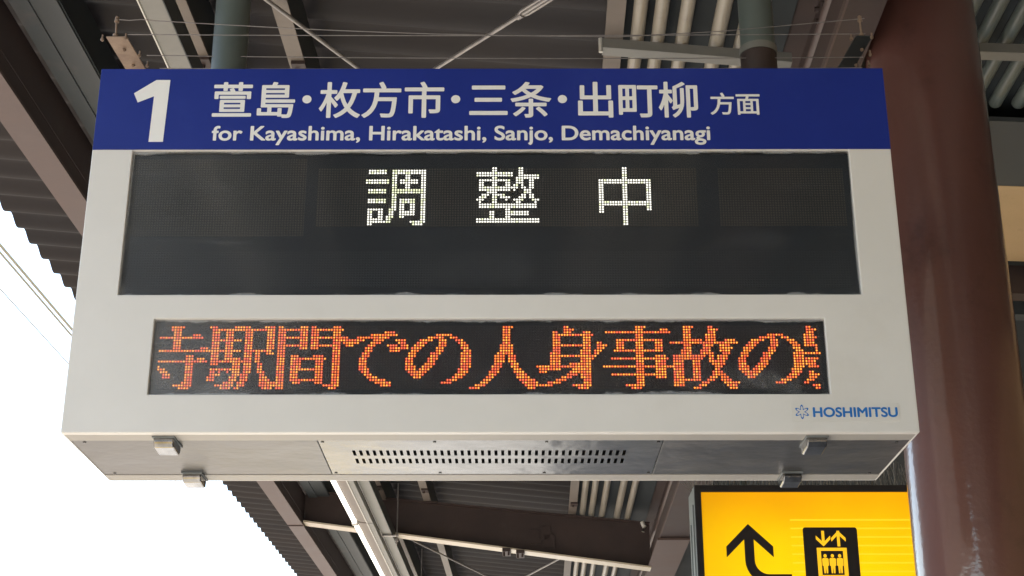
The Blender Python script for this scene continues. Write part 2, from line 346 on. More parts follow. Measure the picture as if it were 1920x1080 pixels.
def latch(x, y0, y1):
    bm = bmesh.new()
    pr = [(y0, .004), (y0, -.012), (y0+.008, -.021), (y1-.014, -.024), (y1-.004, -.020), (y1, -.012), (y1, .004)]
    w = .0215
    a = [bm.verts.new((x-w, y, z)) for y, z in pr]; b = [bm.verts.new((x+w, y, z)) for y, z in pr]
    bm.faces.new(a); bm.faces.new(b[::-1])
    for i in range(len(pr)): bm.faces.new((a[i], a[(i+1)%len(pr)], b[(i+1)%len(pr)], b[i]))
    o = link('latch', bm, M['chrome'], board, bevel=.003)
    bm = bmesh.new(); box(bm, x-.0240, x+.0240, y0-.005, y1+.005, -.0030, .0012) ; link('latch_plate', bm, M['frame_grey'], o)
for x, y0, y1 in ((-.690, .030, .105), (.690, .030, .105), (-.690, .330, .395), (.690, .330, .395)): latch(x, y0, y1)
# header
bm = bmesh.new(); box(bm, -W2+.0008, W2-.0002, -.0022, -.0002, .6605, H-.0008)
header = link('header_panel', bm, M['blue'], board, bevel=.0006)
YT = -.0030
bm = bmesh.new(); poly_prism(bm, [(-.7700,.8380),(-.7380,.8380),(-.7420,.6795),(-.7745,.6795),(-.7720,.7960),(-.8080,.7800),(-.8185,.8035)], YT, YT+.0006)
link('platform_number', bm, M['white_ink'], header)
UX = .001218
def upx(px, y=188): return -.6345 + (px-398)*UX
for ch, cx in zip('萱島枚方市三条出町柳', (433,513.5,634.5,713,792.5,913,992.5,1113.5,1192.5,1270)):
    bm = bmesh.new(); add_text(bm, ch, upx(cx)-.5*.0975, .7490, .0975, .0975, YT, .015); link('kanji_character', bm, M['white_ink'], header)
for cx in (572.5, 851.5, 1051.5):
    bm = bmesh.new(); bmesh.ops.create_circle(bm, cap_ends=True, segments=24, radius=.0105, matrix=Matrix.Translation((upx(cx), YT, .7875)) @ Matrix.Rotation(math.pi/2, 4, 'X')); link('separator_dot', bm, M['white_ink'], header)
for ch, cx in zip('方面', (1351, 1399)):
    bm = bmesh.new(); add_text(bm, ch, upx(cx)-.5*.0600, .7525, .0600, .0600, YT, .013); link('kanji_character', bm, M['white_ink'], header)
def right_edge(t):
    me = text_mesh(t); v = max(q.co.x for q in me.vertices); bpy.data.meshes.remove(me); return v
pre = ''; bar = right_edge('|')
for wd in ('for', 'Kayashima,', 'Hirakatashi,', 'Sanjo,', 'Demachiyanagi'):
    x = right_edge(pre + '|') - bar
    bm = bmesh.new(); add_text(bm, wd, -.6325 + x*.05665, .6835, .05665, .0510, YT, .021); link('romanised_name', bm, M['white_ink'], header)
    pre += wd + ' '
# maker's sticker
bm = bmesh.new(); box(bm, .634, .861, -.0010, -.0002, .0235, .0635); stick = link('maker_sticker', bm, M['sticker'], board)
bm = bmesh.new(); add_text(bm, 'HOSHIMITSU', .6775, .0335, .0312, .0290, -.0016, .030)
N, ri, ro = 72, .0055, .0145
def star(t, dr):
    return .0098 + .0044*math.cos(6*t+math.pi/2*2) + dr
ringo, ringi = [], []
for k in range(N):
    t = 2*math.pi*k/N + R(0)
    ra = .0100 + .0042*math.cos(6*(t-R(90)))
    # lobes with round heads
    ringo.append(bm.verts.new((.6560 + (ra+.0017)*math.cos(t), -.0016, .0440 + (ra+.0017)*math.sin(t))))
    ringi.append(bm.verts.new((.6560 + (ra-.0017)*math.cos(t), -.0016, .0440 + (ra-.0017)*math.sin(t))))
for k in range(N): bm.faces.new((ringo[k], ringo[(k+1)%N], ringi[(k+1)%N], ringi[k]))
link('maker_logo', bm, M['logo_blue'], stick)

# --- lamp characters ------------------------------------------------
def parse(s):
    out = []
    for r, row in enumerate(s.strip().split('/')):
        for t in row.split(','):
            t = t.strip()
            if not t: continue
            if '~' in t: a, b = t.split('~'); out += [(r, c) for c in range(int(a), int(b)+1)]
            else: out.append((r, int(t)))
    return sorted(set(out))
UP = {
'cho': "/1~7,10~22/1~7,10~22/10,11,15,16,21,22/10,11,15,16,21,22/0~8,10,11,13~19,21,22/0~8,10,11,13~19,21,22/10,11,15,16,21,22/10,11,15,16,21,22/1~7,10~22/1~7,10~22/10,11,21,22/10,11,21,22/1~7,10,11,13~18,21,22/1~7,10,11,13~18,21,22/10,11,13,14,17,18,21,22/10,11,13,14,17,18,21,22/1~6,9~11,13,14,17,18,21,22/1,2,5,6,9,10,13~18,21,22/1,2,5,6,9,10,13~18,21,22/1,2,5,6,8~10,13,14,21,22/1~6,8,9,21,22/1~9,17~22/1,2,18~21",
'sei': "6,7,16,17/6,7,16,17/0~13,16,17/0~13,16~23/6,7,15~23/1~12,15~17,20,21/1,2,6,7,11,12,15~17,20,21/1,2,6,7,11,12,14,15,17,20,21/1~15,17,18,20,21/1~12,14,18~20/4~7,18~20/2~4,6,7,8~10,17,18,20,21/1~3,6,7,9~12,16~18,20,21/0~2,6,7,11,14~17,21~23/1,6,7,15,16,22/1~22/1~22/11,12/5,6,11~19/5,6,11~19/5,6,11,12/0~23/0~23/",
'chu': "11,12/11,12/11,12/11,12/11,12/2~21/2~21/2,3,11,12,20,21/2,3,11,12,20,21/2,3,11,12,20,21/2,3,11,12,20,21/2,3,11,12,20,21/2,3,11,12,20,21/2,3,11,12,20,21/2~21/2~21/2,3,11,12,20,21/2,3,11,12,20,21/2,3,11,12/11,12/11,12/11,12/11,12/11,12",
}
LOW = {
'tera': "4~8/4~7/5~7/5~7,12~14/0~15/5~7/5~7/5~7/5~7,15~17/0~18//10~12/10~12,14~16/0~17/10~12/0,10~12/0~2,10~12/1~3,10~12/2~4,10~12/2~4,10~12/10~12/9~12/6~12/8~11",
'eki': "0~2,9~14,20~23/1~23/1~3,6~8,13~15,21~23/1~3,6~8,13~15,21~23/1~3,6~8,13~15,21~23/1~11,13~15,21~23/1~3,6~8,13~15,21~23/1~3,6~8,13~15,21~23/1~3,6~8,13~15,21~23/1~11,13~20,21,22/1~3,6~8,13~15,17,18,21~23/1~3,6~8,13~15,17,18/1~3,6~8,9~11,13~15,17,18/1~15,17,18/1~3,9~11,13~15,18,19/9~11,13~15,18,19/1~8,9~11,13~15,18,19/1,2,4,7,9~11,13~15,18~20/1~4,9~11,12~14,19,20/0~2,8~10,12~14,19~21/0~2,8~10,12~14,19~22/6~9,11~13,19~24/3~9,11~13,19~24/5~8,10,11,20~23",
'ma': "1,2,9~11,13,14,21~23/1~11,13~24/1~3,9~11,13~15,21~23/1~3,9~11,13~15,21~23/1~11,13~23/1~3,9~11,13~15,21~23/1~3,9~11,13~15,21~23/1~11,13~23/1~3,9~11,13~15,21~23/1~3,21~23/1~3,21~23/1~3,6~8,14~17,21~23/1~3,6~18,21~23/1~3,6~9,15~17,21~23/1~3,6~9,15~17,21~23/1~3,6~9,15~17,21~23/1~3,6~17,21~23/1~3,6~8,15~17,21~23/1~3,6~8,15~17,21~23/1~3,6~8,15~17,21~23/1~3,6~17,21~23/1~3,7~9,15~17,21~23/0~3,18~23/1~3,20~22",
'de': "//16~19/11~20/0~2,6~17/0~8,12~15,20~23/1~6,11~14,21~23/2~4,10~12,17~20,22~24/9~11,18~21,22~24/9~11,18~21/8~10/8~10/7~9/7~9/7~9/7~9/7~10/8~10/9~11/10~13/11~16/13~18/15~18/",
'no': "///11~16/8~13,16~18/5~9,12~14,18~20/4~7,12~14,19~21/3~6,12~14,20~22/2~5,11~13,20~22/2~4,11~13,21~23/1~3,9~12,20~23/1~3,9~11,20~23/0~2,8~11,20~23/0~2,8~10,20~23/0~2,7~10,20~23/0~3,6~9,20~23/0~3,5~8,19~22/1~7,19~22/2~6,18~21/3~5,17~20/15~18/13~16//",
'hito': "12~15/12~14/12~14/12~14/12~14/12~14/12~14/11~15/11~15/11~15/10~15/9~12,14~16/9~12,14~16/9~12,14~16/9~11,15~17/8~11,15~17/8~10,16~18/7~10,16~19/7~9,17~20/6~8,17~21/5~7,18~23/4~6,19~24/2~5,20~24/0~3,21~23",
'mi': "10,11/10~13/6,7,10~12,17~19/6~20/6~8,17~19/6~8,17~19/6~8,17~19,22,23/6~19,22~25/6~8,17~19,22~24/6~8,16~19,21~23/5~8,16~19,21,22/5~19,20,21/5~8,16~20/5~8,16~19/5~8,12~19/0~19/1~8,13~19/1~3,12~15,16~19/11~14,16~19/9~12,16~19/7~10,17~19/4~8,17~19/1~5,13~19/15~18",
'koto': "12~15/12~14,21~23/1~24/12~14/12~14/5~21/5~7,12~14,19~21/5~7,12~14,19~21/5~7,12~14,19~21/4~21/12~14/12~14,19~22/3~23/12~14,19~22/12~14,19~22/0~25/12~14,19~22/12~14,19~22/3~22/12~14,19~22/12~14/12~14/8~14/10~13",
'ko': "5~8,14,15/5~7,14~17/5~7,14~16/5~7,13~16/5~7,13~16/5~7,8~11,13~16,20~23/0~24/5~7,12~15,18~21/5~7,12~14,18~22/4~7,11~14,18~21/4~7,11~15,19~21/1~11,12,14,15,17~20/1~11,14,15,17~20/1~4,8~10,14~19/1~4,8~10,15~19/1~4,8~10,16~18/1~4,8~10,16,17/1~4,8~10,15~18/1~4,8~10,15~19/1~4,8~10,14~16,18~20/1~10,13~15,18~21/1~4,11~13,19~24/1~4,10~12,20~23/8~10,21~23",
'kage': "1,2/1~4/1~3/0~3/0~4/0~3/0~3/0~4/4/4/-1~5//0~4/0~3/0~3/1~4//1,2/1~4/1~3/0~2/0,-1/2~4/3,4",
}
def disc(bm, x, y, z, r, n, mi, rx=None):
    f = bm.faces.new([bm.verts.new((x + (rx or r)*math.cos(2*math.pi*k/n+.3), y, z + r*math.sin(2*math.pi*k/n+.3))) for k in range(n)])
    f.material_index = mi
# upper display
bm = bmesh.new(); box(bm, -.85, .85, .0215, .026, .300, .6595); up = link('train_display', bm, M['board'], board)
XA = -.3878; ZA = .6235     # column 0 and row 0 of the centre block
def block(name, x0, x1, z0, z1, mat, parent, y):
    bm = bmesh.new(); cx, cz = (x0+x1)/2, (z0+z1)/2
    cx = round(cx/PX)*PX; cz = round(cz/PZ)*PZ
    box(bm, -(x1-x0)/2, (x1-x0)/2, 0, .0010, -(z1-z0)/2, (z1-z0)/2); return link(name, bm, mat, parent, loc=(cx, y, cz))
block('lamp_block', -.802, -.4173, .4560, .6450, M['matrix_a'], up, .0203)
block('lamp_block', -.3905, .4625, .4822, .6265, M['matrix_a'], up, .0203)
block('lamp_block', .511, .792, .4830, .6240, M['matrix_a'], up, .0203)
block('lamp_block', -.802, .792, .3340, .4220, M['matrix_c'], up, .0203)
for key, c0 in (('cho', 18.2), ('sei', 60.2), ('chu', 104.6)):
    bm = bmesh.new()
    for r, c in parse(UP[key]):
        x = XA + (c0+c)*PX; z = ZA - r*PZ
        disc(bm, x, .0196, z, .00222, 8, 1 if (key == 'cho' and (r in (9,10,13,14) or 7 < c < 12) and random.random() < .6) or random.random() < .08 else 0)
    link('lit_character', bm, [M['led_white'], M['led_lemon']], up)
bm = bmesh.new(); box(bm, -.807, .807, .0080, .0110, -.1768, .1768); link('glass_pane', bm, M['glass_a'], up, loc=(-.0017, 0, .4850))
# lower display
bm = bmesh.new(); box(bm, -.76, .76, .0215, .026, .070, .270); low = link('message_display', bm, M['board'], board)
block('lamp_block', -.7145, .7095, .1005, .2450, M['matrix_b'], low, .0203)
XB, ZB = -.7117, .2420; P2 = (.7063+.7117)/239
def lit(key, c0, lo=0, hi=239):
    bm = bmesh.new()
    bias = [random.random() for _ in range(300)]
    for r, c in parse(LOW[key]):
        cc = c0 + c
        if cc < lo - .5 or cc > hi + .5: continue
        x = XB + cc*P2; z = ZB - r*.00600
        q = random.random()*.7 + bias[int(cc)]*.3
        disc(bm, x, .0198, z, .0028, 8, 0 if q < .5 else 1, .0027)
        disc(bm, x, .0195, z, .00140, 6, 2 if q > .62 else (3 if q > .33 else 4))
    link('lit_character', bm, [M['led_red'], M['led_orange'], M['led_core_y'], M['led_core_o'], M['led_core_p']], low)
for key, c0 in (('tera', 0), ('eki', 18), ('ma', 42), ('de', 65.7), ('no', 89.5), ('hito', 112.7), ('mi', 136.9), ('koto', 161), ('ko', 185.4), ('no', 210), ('kage', 234.2)):
    lit(key, c0)
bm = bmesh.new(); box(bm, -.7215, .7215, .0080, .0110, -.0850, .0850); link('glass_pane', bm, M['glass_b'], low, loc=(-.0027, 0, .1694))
# hanging pipes
for s, x in ((-1, -.6535), (1, .6565)):
    bm = bmesh.new(); y = .215
    if s < 0: tube(bm, [(x, y, H-.002), (x, y, 2.25)], .043, 32)
    else:
        tube(bm, [(x, y, 1.038), (x, y, 2.25)], .0425, 32)
    p = link('hanging_pipe', bm, M['grey_pipe'], board, smooth=True)
    bm = bmesh.new()
    if s > 0:
        tube(bm, [(x, y, 1.027), (x, y, 1.046)], .0465, 32); link('pipe_collar', bm, M['tray'], p, smooth=True)
        bm = bmesh.new(); tube(bm, [(x, y, H-.001), (x, y, 1.0265)], [.0445, .0445], 32); link('pipe_sleeve', bm, M['maroon_dull'], p, smooth=True)
    else:
        tube(bm, [(x, y, H+.0005), (x, y, H+.012)], .062, 32); link('pipe_collar', bm, M['tray'], p, smooth=True)

# ------------------------------------------------------------------ bird wires above the board
def bird_bracket(name, label, xa, xb, mat, sk):
    e = tag(empty(name, ((xa+xb)/2, 3.15, BZ+H)), label, 'bird wire bracket', 'bird wire brackets above the board')
    h = 3.493 - (BZ+H); w = (xb-xa)/2
    bm = bmesh.new(); v = []
    for z in (h-.003, h):
        v += [bm.verts.new((-w, 0, z)), bm.verts.new((w, 0, z)), bm.verts.new((w+sk, .27, z)), bm.verts.new((-w+sk, .27, z))]
    for f in ((0,1,2,3),(4,7,6,5),(0,4,5,1),(1,5,6,2),(2,6,7,3),(3,7,4,0)): bm.faces.new([v[i] for i in f])
    link('plate', bm, mat, e)
    bm = bmesh.new(); box(bm, -w+sk, w+sk, .2705, .276, .0008, h+.002); link('upright', bm, mat, e)
    bm = bmesh.new(); tube(bm, [(-.004, .006, h), (-.006, .004, h+.058)], .0026, 8)
    for zz, rr in ((.002,.0065),(.042,.0062),(.050,.0050)): tube(bm, [(-.005, .005, h+zz), (-.005, .005, h+zz+.006)], rr, 6)
    link('threaded_rod', bm, M['rust'], e)
    for x, y in ((.006,.055),(w*.4,.13),(-w-.010,.004),(w*.9,-.002),(w+.012,.08),(w+.02,.13)):
        bm = bmesh.new(); tube(bm, [(x, y, h-.011), (x, y, h+.006)], .0022, 8); tube(bm, [(x, y, h-.009), (x, y, h-.004)], .0044, 6); link('bolt', bm, M['rust'], e)
    return e
bird_bracket('bird_wire_bracket', 'rusty bracket with threaded rod and bolts above the left end of the blue header', -.980, -.930, M['rust'], .018)
bird_bracket('bird_wire_bracket', 'dark painted bracket with threaded rod above the right end of the blue header', .826, .866, M['teal'], -.022)
def wire(pts, label, r=.0011):
    bm = bmesh.new(); tube(bm, pts, r, 6); o = link('bird_wire', bm, M['wire']); tag(o, label, 'wire', 'thin bird wires strung above the board'); return o
zz = 3.495
def sag(a, b, d, n=12):
    a = Vector(a); b = Vector(b); return [a.lerp(b, i/n) - Vector((0,0,d*4*(i/n)*(1-i/n))) for i in range(n+1)]
wire([(-.965,3.154,3.543), (-.93,3.153,3.539), (-.90,3.152,3.541), (-.86,3.152,3.537)] + [Vector((-.86,3.152,3.537)).lerp(Vector((.255,3.15,3.490)), t/10)-Vector((0,0,.010*math.sin(math.pi*t/10))) for t in range(1,11)] + [(.50,3.15,3.505), (.852,3.154,3.543)], 'topmost sagging bird wire tied between the two threaded rods')
wire(sag((-.93,3.152,3.499), (.85,3.152,3.499), .004), 'nearly straight bird wire just below the sagging one')
wire(sag((-.90,3.23,3.487), (.86,3.23,3.480), .006), 'bird wire between the bracket plates partway back')
wire(sag((-.88,3.285,3.482), (.87,3.285,3.482), .003), 'lowest bird wire grazing the top edge of the blue header')

# ------------------------------------------------------------------ round column
e = tag(empty('round_column', (1.209, 3.888, 0)), 'thick glossy maroon round column standing behind the right end of the board', 'column')
bm = bmesh.new(); tube(bm, [(0,0,0.02), (0,0,4.30)], .1643, 96); link('shaft', bm, M['maroon'], e, smooth=True)
bm = bmesh.new(); tube(bm, [(0,0,0.001), (0,0,.02)], .23, 48); link('base_plate', bm, M['maroon_dull'], e)

# ------------------------------------------------------------------ canopy (runs a degree off the board's axis)
SC = .88
can = tag(empty('platform_canopy', (0,0,CAM_Z), -.0165), 'sloping corrugated platform roof with maroon girders and beige purlins', 'canopy')
can.scale = (SC, SC, SC)
YN, YF = -18.0, 46.0
def roofz(x): return 3.235 - .10*x
def cpart(name, fill, mat, **k):
    bm = bmesh.new(); fill(bm); return link(name, bm, mat, can, **k)
# folded sheet: ribs run across the platform
bm = bmesh.new(); per, amp = .236, .043
prof = []; y = YN
while y < YF:
    prof += [(y+per*k/8, amp*(.5-.5*math.cos(2*math.pi*k/8))) for k in range(8)]; y += per
xs = [-3.02, -2.2, -1, .2, 1.3, 3.0, 5.85]
def rz(x): return roofz(x) if x < 1.3 else roofz(1.3) - .045*(x-1.3)
rows = [[(bm.verts.new((x, yy, rz(x)+dz)), bm.verts.new((x, yy, rz(x)+dz+.006))) for yy, dz in prof] for x in xs]
for a, b in zip(rows, rows[1:]):
    for i in range(len(prof)-1):
        bm.faces.new((a[i][0], a[i+1][0], b[i+1][0], b[i][0])); bm.faces.new((a[i][1], b[i][1], b[i+1][1], a[i+1][1]))
for i in range(len(prof)-1):
    a = rows[0]; bm.faces.new((a[i][0], a[i][1], a[i+1][1], a[i+1][0]))
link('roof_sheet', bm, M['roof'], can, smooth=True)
# purlins: beige bottom flange, slate web
def purlin(x0, x1, zb, side):
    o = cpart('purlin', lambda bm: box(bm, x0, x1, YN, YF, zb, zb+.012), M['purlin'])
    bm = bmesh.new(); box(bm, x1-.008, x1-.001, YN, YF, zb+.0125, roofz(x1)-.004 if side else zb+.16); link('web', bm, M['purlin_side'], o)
    for yy in (5.35, 12.55):
        bm = bmesh.new(); box(bm, x0+.012, x1+.004, yy, yy+.10, zb-.016, zb-.0005)
        tube(bm, [((x0+x1)/2, yy+.05, zb-.016), ((x0+x1)/2, yy+.05, zb-.03)], .010, 6); link('cleat', bm, M['maroon_dull'], o)
purlin(-1.394, -1.334, 3.135, 1); purlin(-1.005, -.940, 3.110, 1); purlin(.268, .337, 2.985, 1)
# left longitudinal girder
g = cpart('edge_girder', lambda bm: (box(bm, -2.195, -2.062, YN, YF, 2.900, 2.915)), M['flange'])
bm = bmesh.new(); box(bm, -2.135, -2.122, YN, YF, 2.9155, 3.170); box(bm, -2.19, -2.067, YN, YF, 3.1705, 3.19); box(bm, -2.0995, -2.064, YN, YF, 2.99, 3.00); box(bm, -2.0745, -2.066, YN, YF, 2.9155, 3.1700)
link('girder_web', bm, M['maroon_dull'], g)
for yy in (13.02,):
    bm = bmesh.new(); box(bm, -2.197, -2.060, yy, yy+.008, 2.893, 2.8995); link('splice', bm, M['maroon_dull'], g)
# slate gutter pan right of it
g = cpart('gutter_pan', lambda bm: (box(bm, -2.030, -1.850, YN, YF, 3.170, 3.182)), M['slate'])
bm = bmesh.new(); box(bm, -2.030, -1.955, YN, YF, 3.160, 3.1695); link('gutter_lip', bm, M['slate'], g)
bm = bmesh.new(); box(bm, -1.850, -1.845, YN, YF, 3.1825, 3.36); link('gutter_side', bm, M['teal'], g)
# cross girder
def cg(y0, tag_):
    def zlow(x): return 2.900 - .137*(x+1.86)
    bm = bmesh.new()
    xs = [-2.06, -1.0, .0, .979]
    for a, b in zip(xs, xs[1:]):
        pass
    v = []
    def strip(y0, y1, zf0, zf1):
        vv = [[bm.verts.new((x, y, z)) for y, z in ((y0, zf0(x)), (y1, zf0(x)), (y1, zf1(x)), (y0, zf1(x)))] for x in xs]
        for a, b in zip(vv, vv[1:]):
            for i in range(4): bm.faces.new((a[i], a[(i+1)%4], b[(i+1)%4], b[i]))
        bm.faces.new(vv[0]); bm.faces.new(vv[-1][::-1])
    strip(y0, y0+.17, lambda x: zlow(x), lambda x: zlow(x)+.014)
    fl = link('cross_girder', bm, M['flange_lit'], can)
    bm = bmesh.new()
    strip(y0+.075, y0+.09, lambda x: zlow(x)+.0145, lambda x: 3.00-.1*x)
    strip(y0+.0, y0+.17, lambda x: 3.0005-.1*x, lambda x: 3.010-.1*x)
    link('girder_web', bm, M['maroon_dull'], fl)
    return fl, zlow
fl, zlow = cg(13.0, 0)
for x in (-.275, -.155):      # beam clamps on the flange
    bm = bmesh.new(); z = zlow(x); box(bm, x-.035, x+.035, 12.97, 13.19, z-.030, z-.0005)
    tube(bm, [(x-.02, 13.0, z-.03), (x-.02, 13.0, z-.07)], .009, 8); tube(bm, [(x+.02, 13.0, z-.03), (x+.02, 13.0, z-.06)], .009, 8)
    link('beam_clamp', bm, M['maroon_dull'], fl)
bm = bmesh.new()
for (x, z) in ((-.02,2.80),(.06,2.83),(.10,2.76)): box(bm, x-.05, x+.05, 13.062, 13.074, z-.06, z+.06)
link('splice_plate', bm, M['maroon_dull'], fl)
# main girder beside the column
mg = cpart('main_girder', lambda bm: (box(bm, .980, 1.100, YN, 4.72, 2.550, 2.568), box(bm, .980, 1.205, 4.7205, YF, 2.550, 2.568)), M['maroon_dull'])
bm = bmesh.new(); box(bm, .9815, .988, YN, YF, 2.5685, 2.70); box(bm, 1.06, 1.075, YN, YF, 2.5685, 3.04); box(bm, .980, 1.100, YN, 4.72, 3.0405, 3.058); box(bm, .980, 1.205, 4.7205, YF, 3.0405, 3.058); link('girder_web', bm, M['maroon_dull'], mg)
bm = bmesh.new(); box(bm, .9735, .9795, YN, YF, 2.545, 2.575); link('flange_edge', bm, M['flange'], mg)
bm = bmesh.new(); tube(bm, [(1.035, YN, 2.84), (1.035, YF, 2.84)], .026, 16); link('girder_conduit', bm, M['flange'], mg, smooth=True)
bm = bmesh.new(); box(bm, 1.045, 1.0595, 4.35, 4.85, 2.62, 3.0)
for yy in (4.42, 4.54, 4.66, 4.78):
    for z in (2.66, 2.76, 2.92, 2.97): tube(bm, [(1.0455, yy, z), (1.028, yy, z)], .012, 6)
link('splice_plate', bm, M['maroon_dull'], mg)
bm = bmesh.new(); box(bm, .955, 1.215, 11.93, YF, 2.525, 2.5445); link('cover_plate', bm, M['flange'], mg)
# dark ceiling panel above the pipes
cpart('ceiling_panel', lambda bm: box(bm, .345, .975, YN, YF, 3.125, 3.135, .10), M['teal'])
cpart('ceiling_panel', lambda bm: box(bm, 1.25, 5.0, YN, YF, 3.00, 3.01, .03), M['teal'])
# cross bars carrying the pipes
b1 = cpart('pipe_bar', lambda bm: (box(bm, .258, .972, 4.985, 4.990, 2.969, 3.009, .10), box(bm, .258, .972, 4.9905, 5.045, 2.969, 2.973, .10)), M['tray'])
b2 = cpart('pipe_bar', lambda bm: (box(bm, 1.22, 4.9, 4.905, 4.910, 2.945, 2.983, .05), box(bm, 1.22, 4.9, 4.9105, 4.965, 2.945, 2.949, .05)), M['tray'])
bm = bmesh.new(); tube(bm, [(.252, 5.0, 2.93), (.252, 5.0, 2.99)], .008, 8); link('bar_clip', bm, M['white_metal'], b1)
for i, x in enumerate((.393, .471, .564, .694, .786)):
    z = 3.041 - .10*x
    o = cpart('conduit_pipe', lambda bm: tube(bm, [(x, YN, z), (x, YF, z)], .0265 if i != 3 else .029, 18), M['pipe_beige'], smooth=True)
for i in range(8):
    x = 1.585 + i*.092; z = 3.02 - .05*x
    o = cpart('conduit_pipe', lambda bm: tube(bm, [(x, YN, z), (x, 5.42, z)], .0270, 18), M['grey_pipe'], smooth=True)
cpart('soffit_board', lambda bm: box(bm, 1.24, 4.95, 5.43, 6.02, 2.93, 2.95, .045), M['slate'])
cpart('soffit_board', lambda bm: box(bm, 1.24, 4.95, 6.025, 6.86, 2.93, 2.955, .045), M['tan'])
cpart('soffit_beam', lambda bm: box(bm, 1.24, 4.95, 6.99, 7.09, 2.80, 2.95, .04), M['maroon_dull'])
cpart('soffit_beam', lambda bm: box(bm, 1.24, 4.95, 7.22, 7.25, 2.89, 2.93, .04), M['tray'])
cpart('soffit_beam', lambda bm: box(bm, 1.24, 4.95, 7.46, 7.55, 2.87, 2.95, .04), M['slate'])
# bracing rods with a turnbuckle
def rod(a, b, ext0, ext1, tb=None, r=.0085):
    a, b = Vector(a), Vector(b); d = (b-a).normalized(); p0, p1 = a-d*ext0, b+d*ext1
    o = cpart('brace_rod', lambda bm: tube(bm, [p0, p1], r, 12), M['rod'], smooth=True)
    if tb:
        c = Vector(tb); n = d.cross(Vector((0,0,1))).normalized()*.017
        bm = bmesh.new(); L = d*.11
        for s in (1, -1): tube(bm, [c-L*1.0+n*s*.4, c-L*.7+n*s, c+L*.7+n*s, c+L*1.0+n*s*.4], .0065, 8)
        tube(bm, [c-L*1.1, c-L*.85], .014, 12); tube(bm, [c+L*.85, c+L*1.1], .014, 12)
        link('turnbuckle', bm, M['rod'], o, smooth=True)
rod((-.993,4.848,3.069), (-.699,5.316,3.040), 1.6, 1.9)
rod((.036,4.688,2.966), (-.405,5.265,3.011), .35, 2.6, (.012,4.72,2.968))
rod((-1.173,14.689,3.087), (-.553,16.091,3.025), .9, 3.0, r=.009)
rod((.191,14.855,2.951), (-.118,15.861,2.982), .8, 3.0, r=.009)
# small conduit on the roof with its end fitting
o = cpart('roof_conduit', lambda bm: tube(bm, [(-1.375, 9.0, 3.07), (-1.375, 12.86, 3.07)], .009, 8), M['tray'])
bm = bmesh.new(); tube(bm, [(-1.375, 12.86, 3.07), (-1.375, 12.96, 3.07)], .022, 10); link('end_fitting', bm, M['white_metal'], o)
o = cpart('insulator', lambda bm: (tube(bm, [(.905, 12.93, 2.90), (.925, 12.93, 2.86), (.912, 12.93, 2.81)], [.018,.024,.014], 10)), M['white_metal'], smooth=True)

# ------------------------------------------------------------------ wiring tray and tube lights
tr = tag(empty('cable_tray', (0,0,CAM_Z), -.0165), 'long pale cable tray hung under the roof, running away left of centre', 'cable tray')
tr.scale = (SC, SC, SC)
bm = bmesh.new(); box(bm, -1.328, -1.250, YN, YF, 2.750, 2.754); link('tray_base', bm, M['tray'], tr)
bm = bmesh.new(); box(bm, -1.3335, -1.3285, YN, YF, 2.745, 2.775); link('tray_edge', bm, M['white_metal'], tr)
bm = bmesh.new(); box(bm, -1.2495, -1.2460, YN, YF, 2.7500, 2.845); box(bm, -1.32, -1.2500, YN, YF, 2.8455, 2.849); link('tray_side', bm, M['purlin_side'], tr)
for yy in (1.0, 5.0, 12.72, 15.5, 20):
    bm = bmesh.new(); x = -1.205; zt = 3.2; tube(bm, [(x, yy, 2.66), (x, yy, zt)], .0055, 8)
    tube(bm, [(x, yy, 2.69), (x, yy, 2.715)], .015, 6); box(bm, -1.332, -1.19, yy-.02, yy+.02, 2.7350, 2.7445); link('tray_hanger', bm, M['rod'], tr)
L = 2.40
def lum(y0, label):
    e = tag(empty('tube_light', (0, 0, CAM_Z), -.0165), label, 'tube light', 'tube lights in line under the tray'); e.scale = (SC, SC, SC)
    bm = bmesh.new()
    pr = [(-1.458, 2.700), (-1.385, 2.690), (-1.385, 2.735), (-1.458, 2.735)]
    for y in (y0,): 
        a = [bm.verts.new((x, y, z)) for x, z in pr]; b = [bm.verts.new((x, y+L-.03, z)) for x, z in pr]
        bm.faces.new(a); bm.faces.new(b[::-1])
        for i in range(4): bm.faces.new((a[i], a[(i+1)%4], b[(i+1)%4], b[i]))
    link('reflector', bm, M['purlin'], e)
    bm = bmesh.new(); box(bm, -1.3845, -1.376, y0, y0+L-.03, 2.684, 2.734); link('body_edge', bm, M['white_metal'], e)
    bm = bmesh.new(); box(bm, -1.3755, -1.3340, y0, y0+L-.012, 2.690, 2.734); link('body', bm, M['tray'], e)
    bm = bmesh.new(); tube(bm, [(-1.482, y0+.03, 2.697), (-1.482, y0+L-.06, 2.697)], .0185, 16); link('glowing_tube', bm, M['fluor'], e, smooth=True)
    for q in (y0-.004, y0+L-.055):
        bm = bmesh.new(); box(bm, -1.502, -1.4585, q, q+.03, 2.676, 2.72); link('lamp_holder', bm, M['white_metal'], e)
lum(12.02-L, 'tube light seen just below the board, nearest visible of the line')
lum(12.02, 'second tube light in the line, at the bottom edge of the photo')
lum(12.02+L, 'third tube light further along the line')

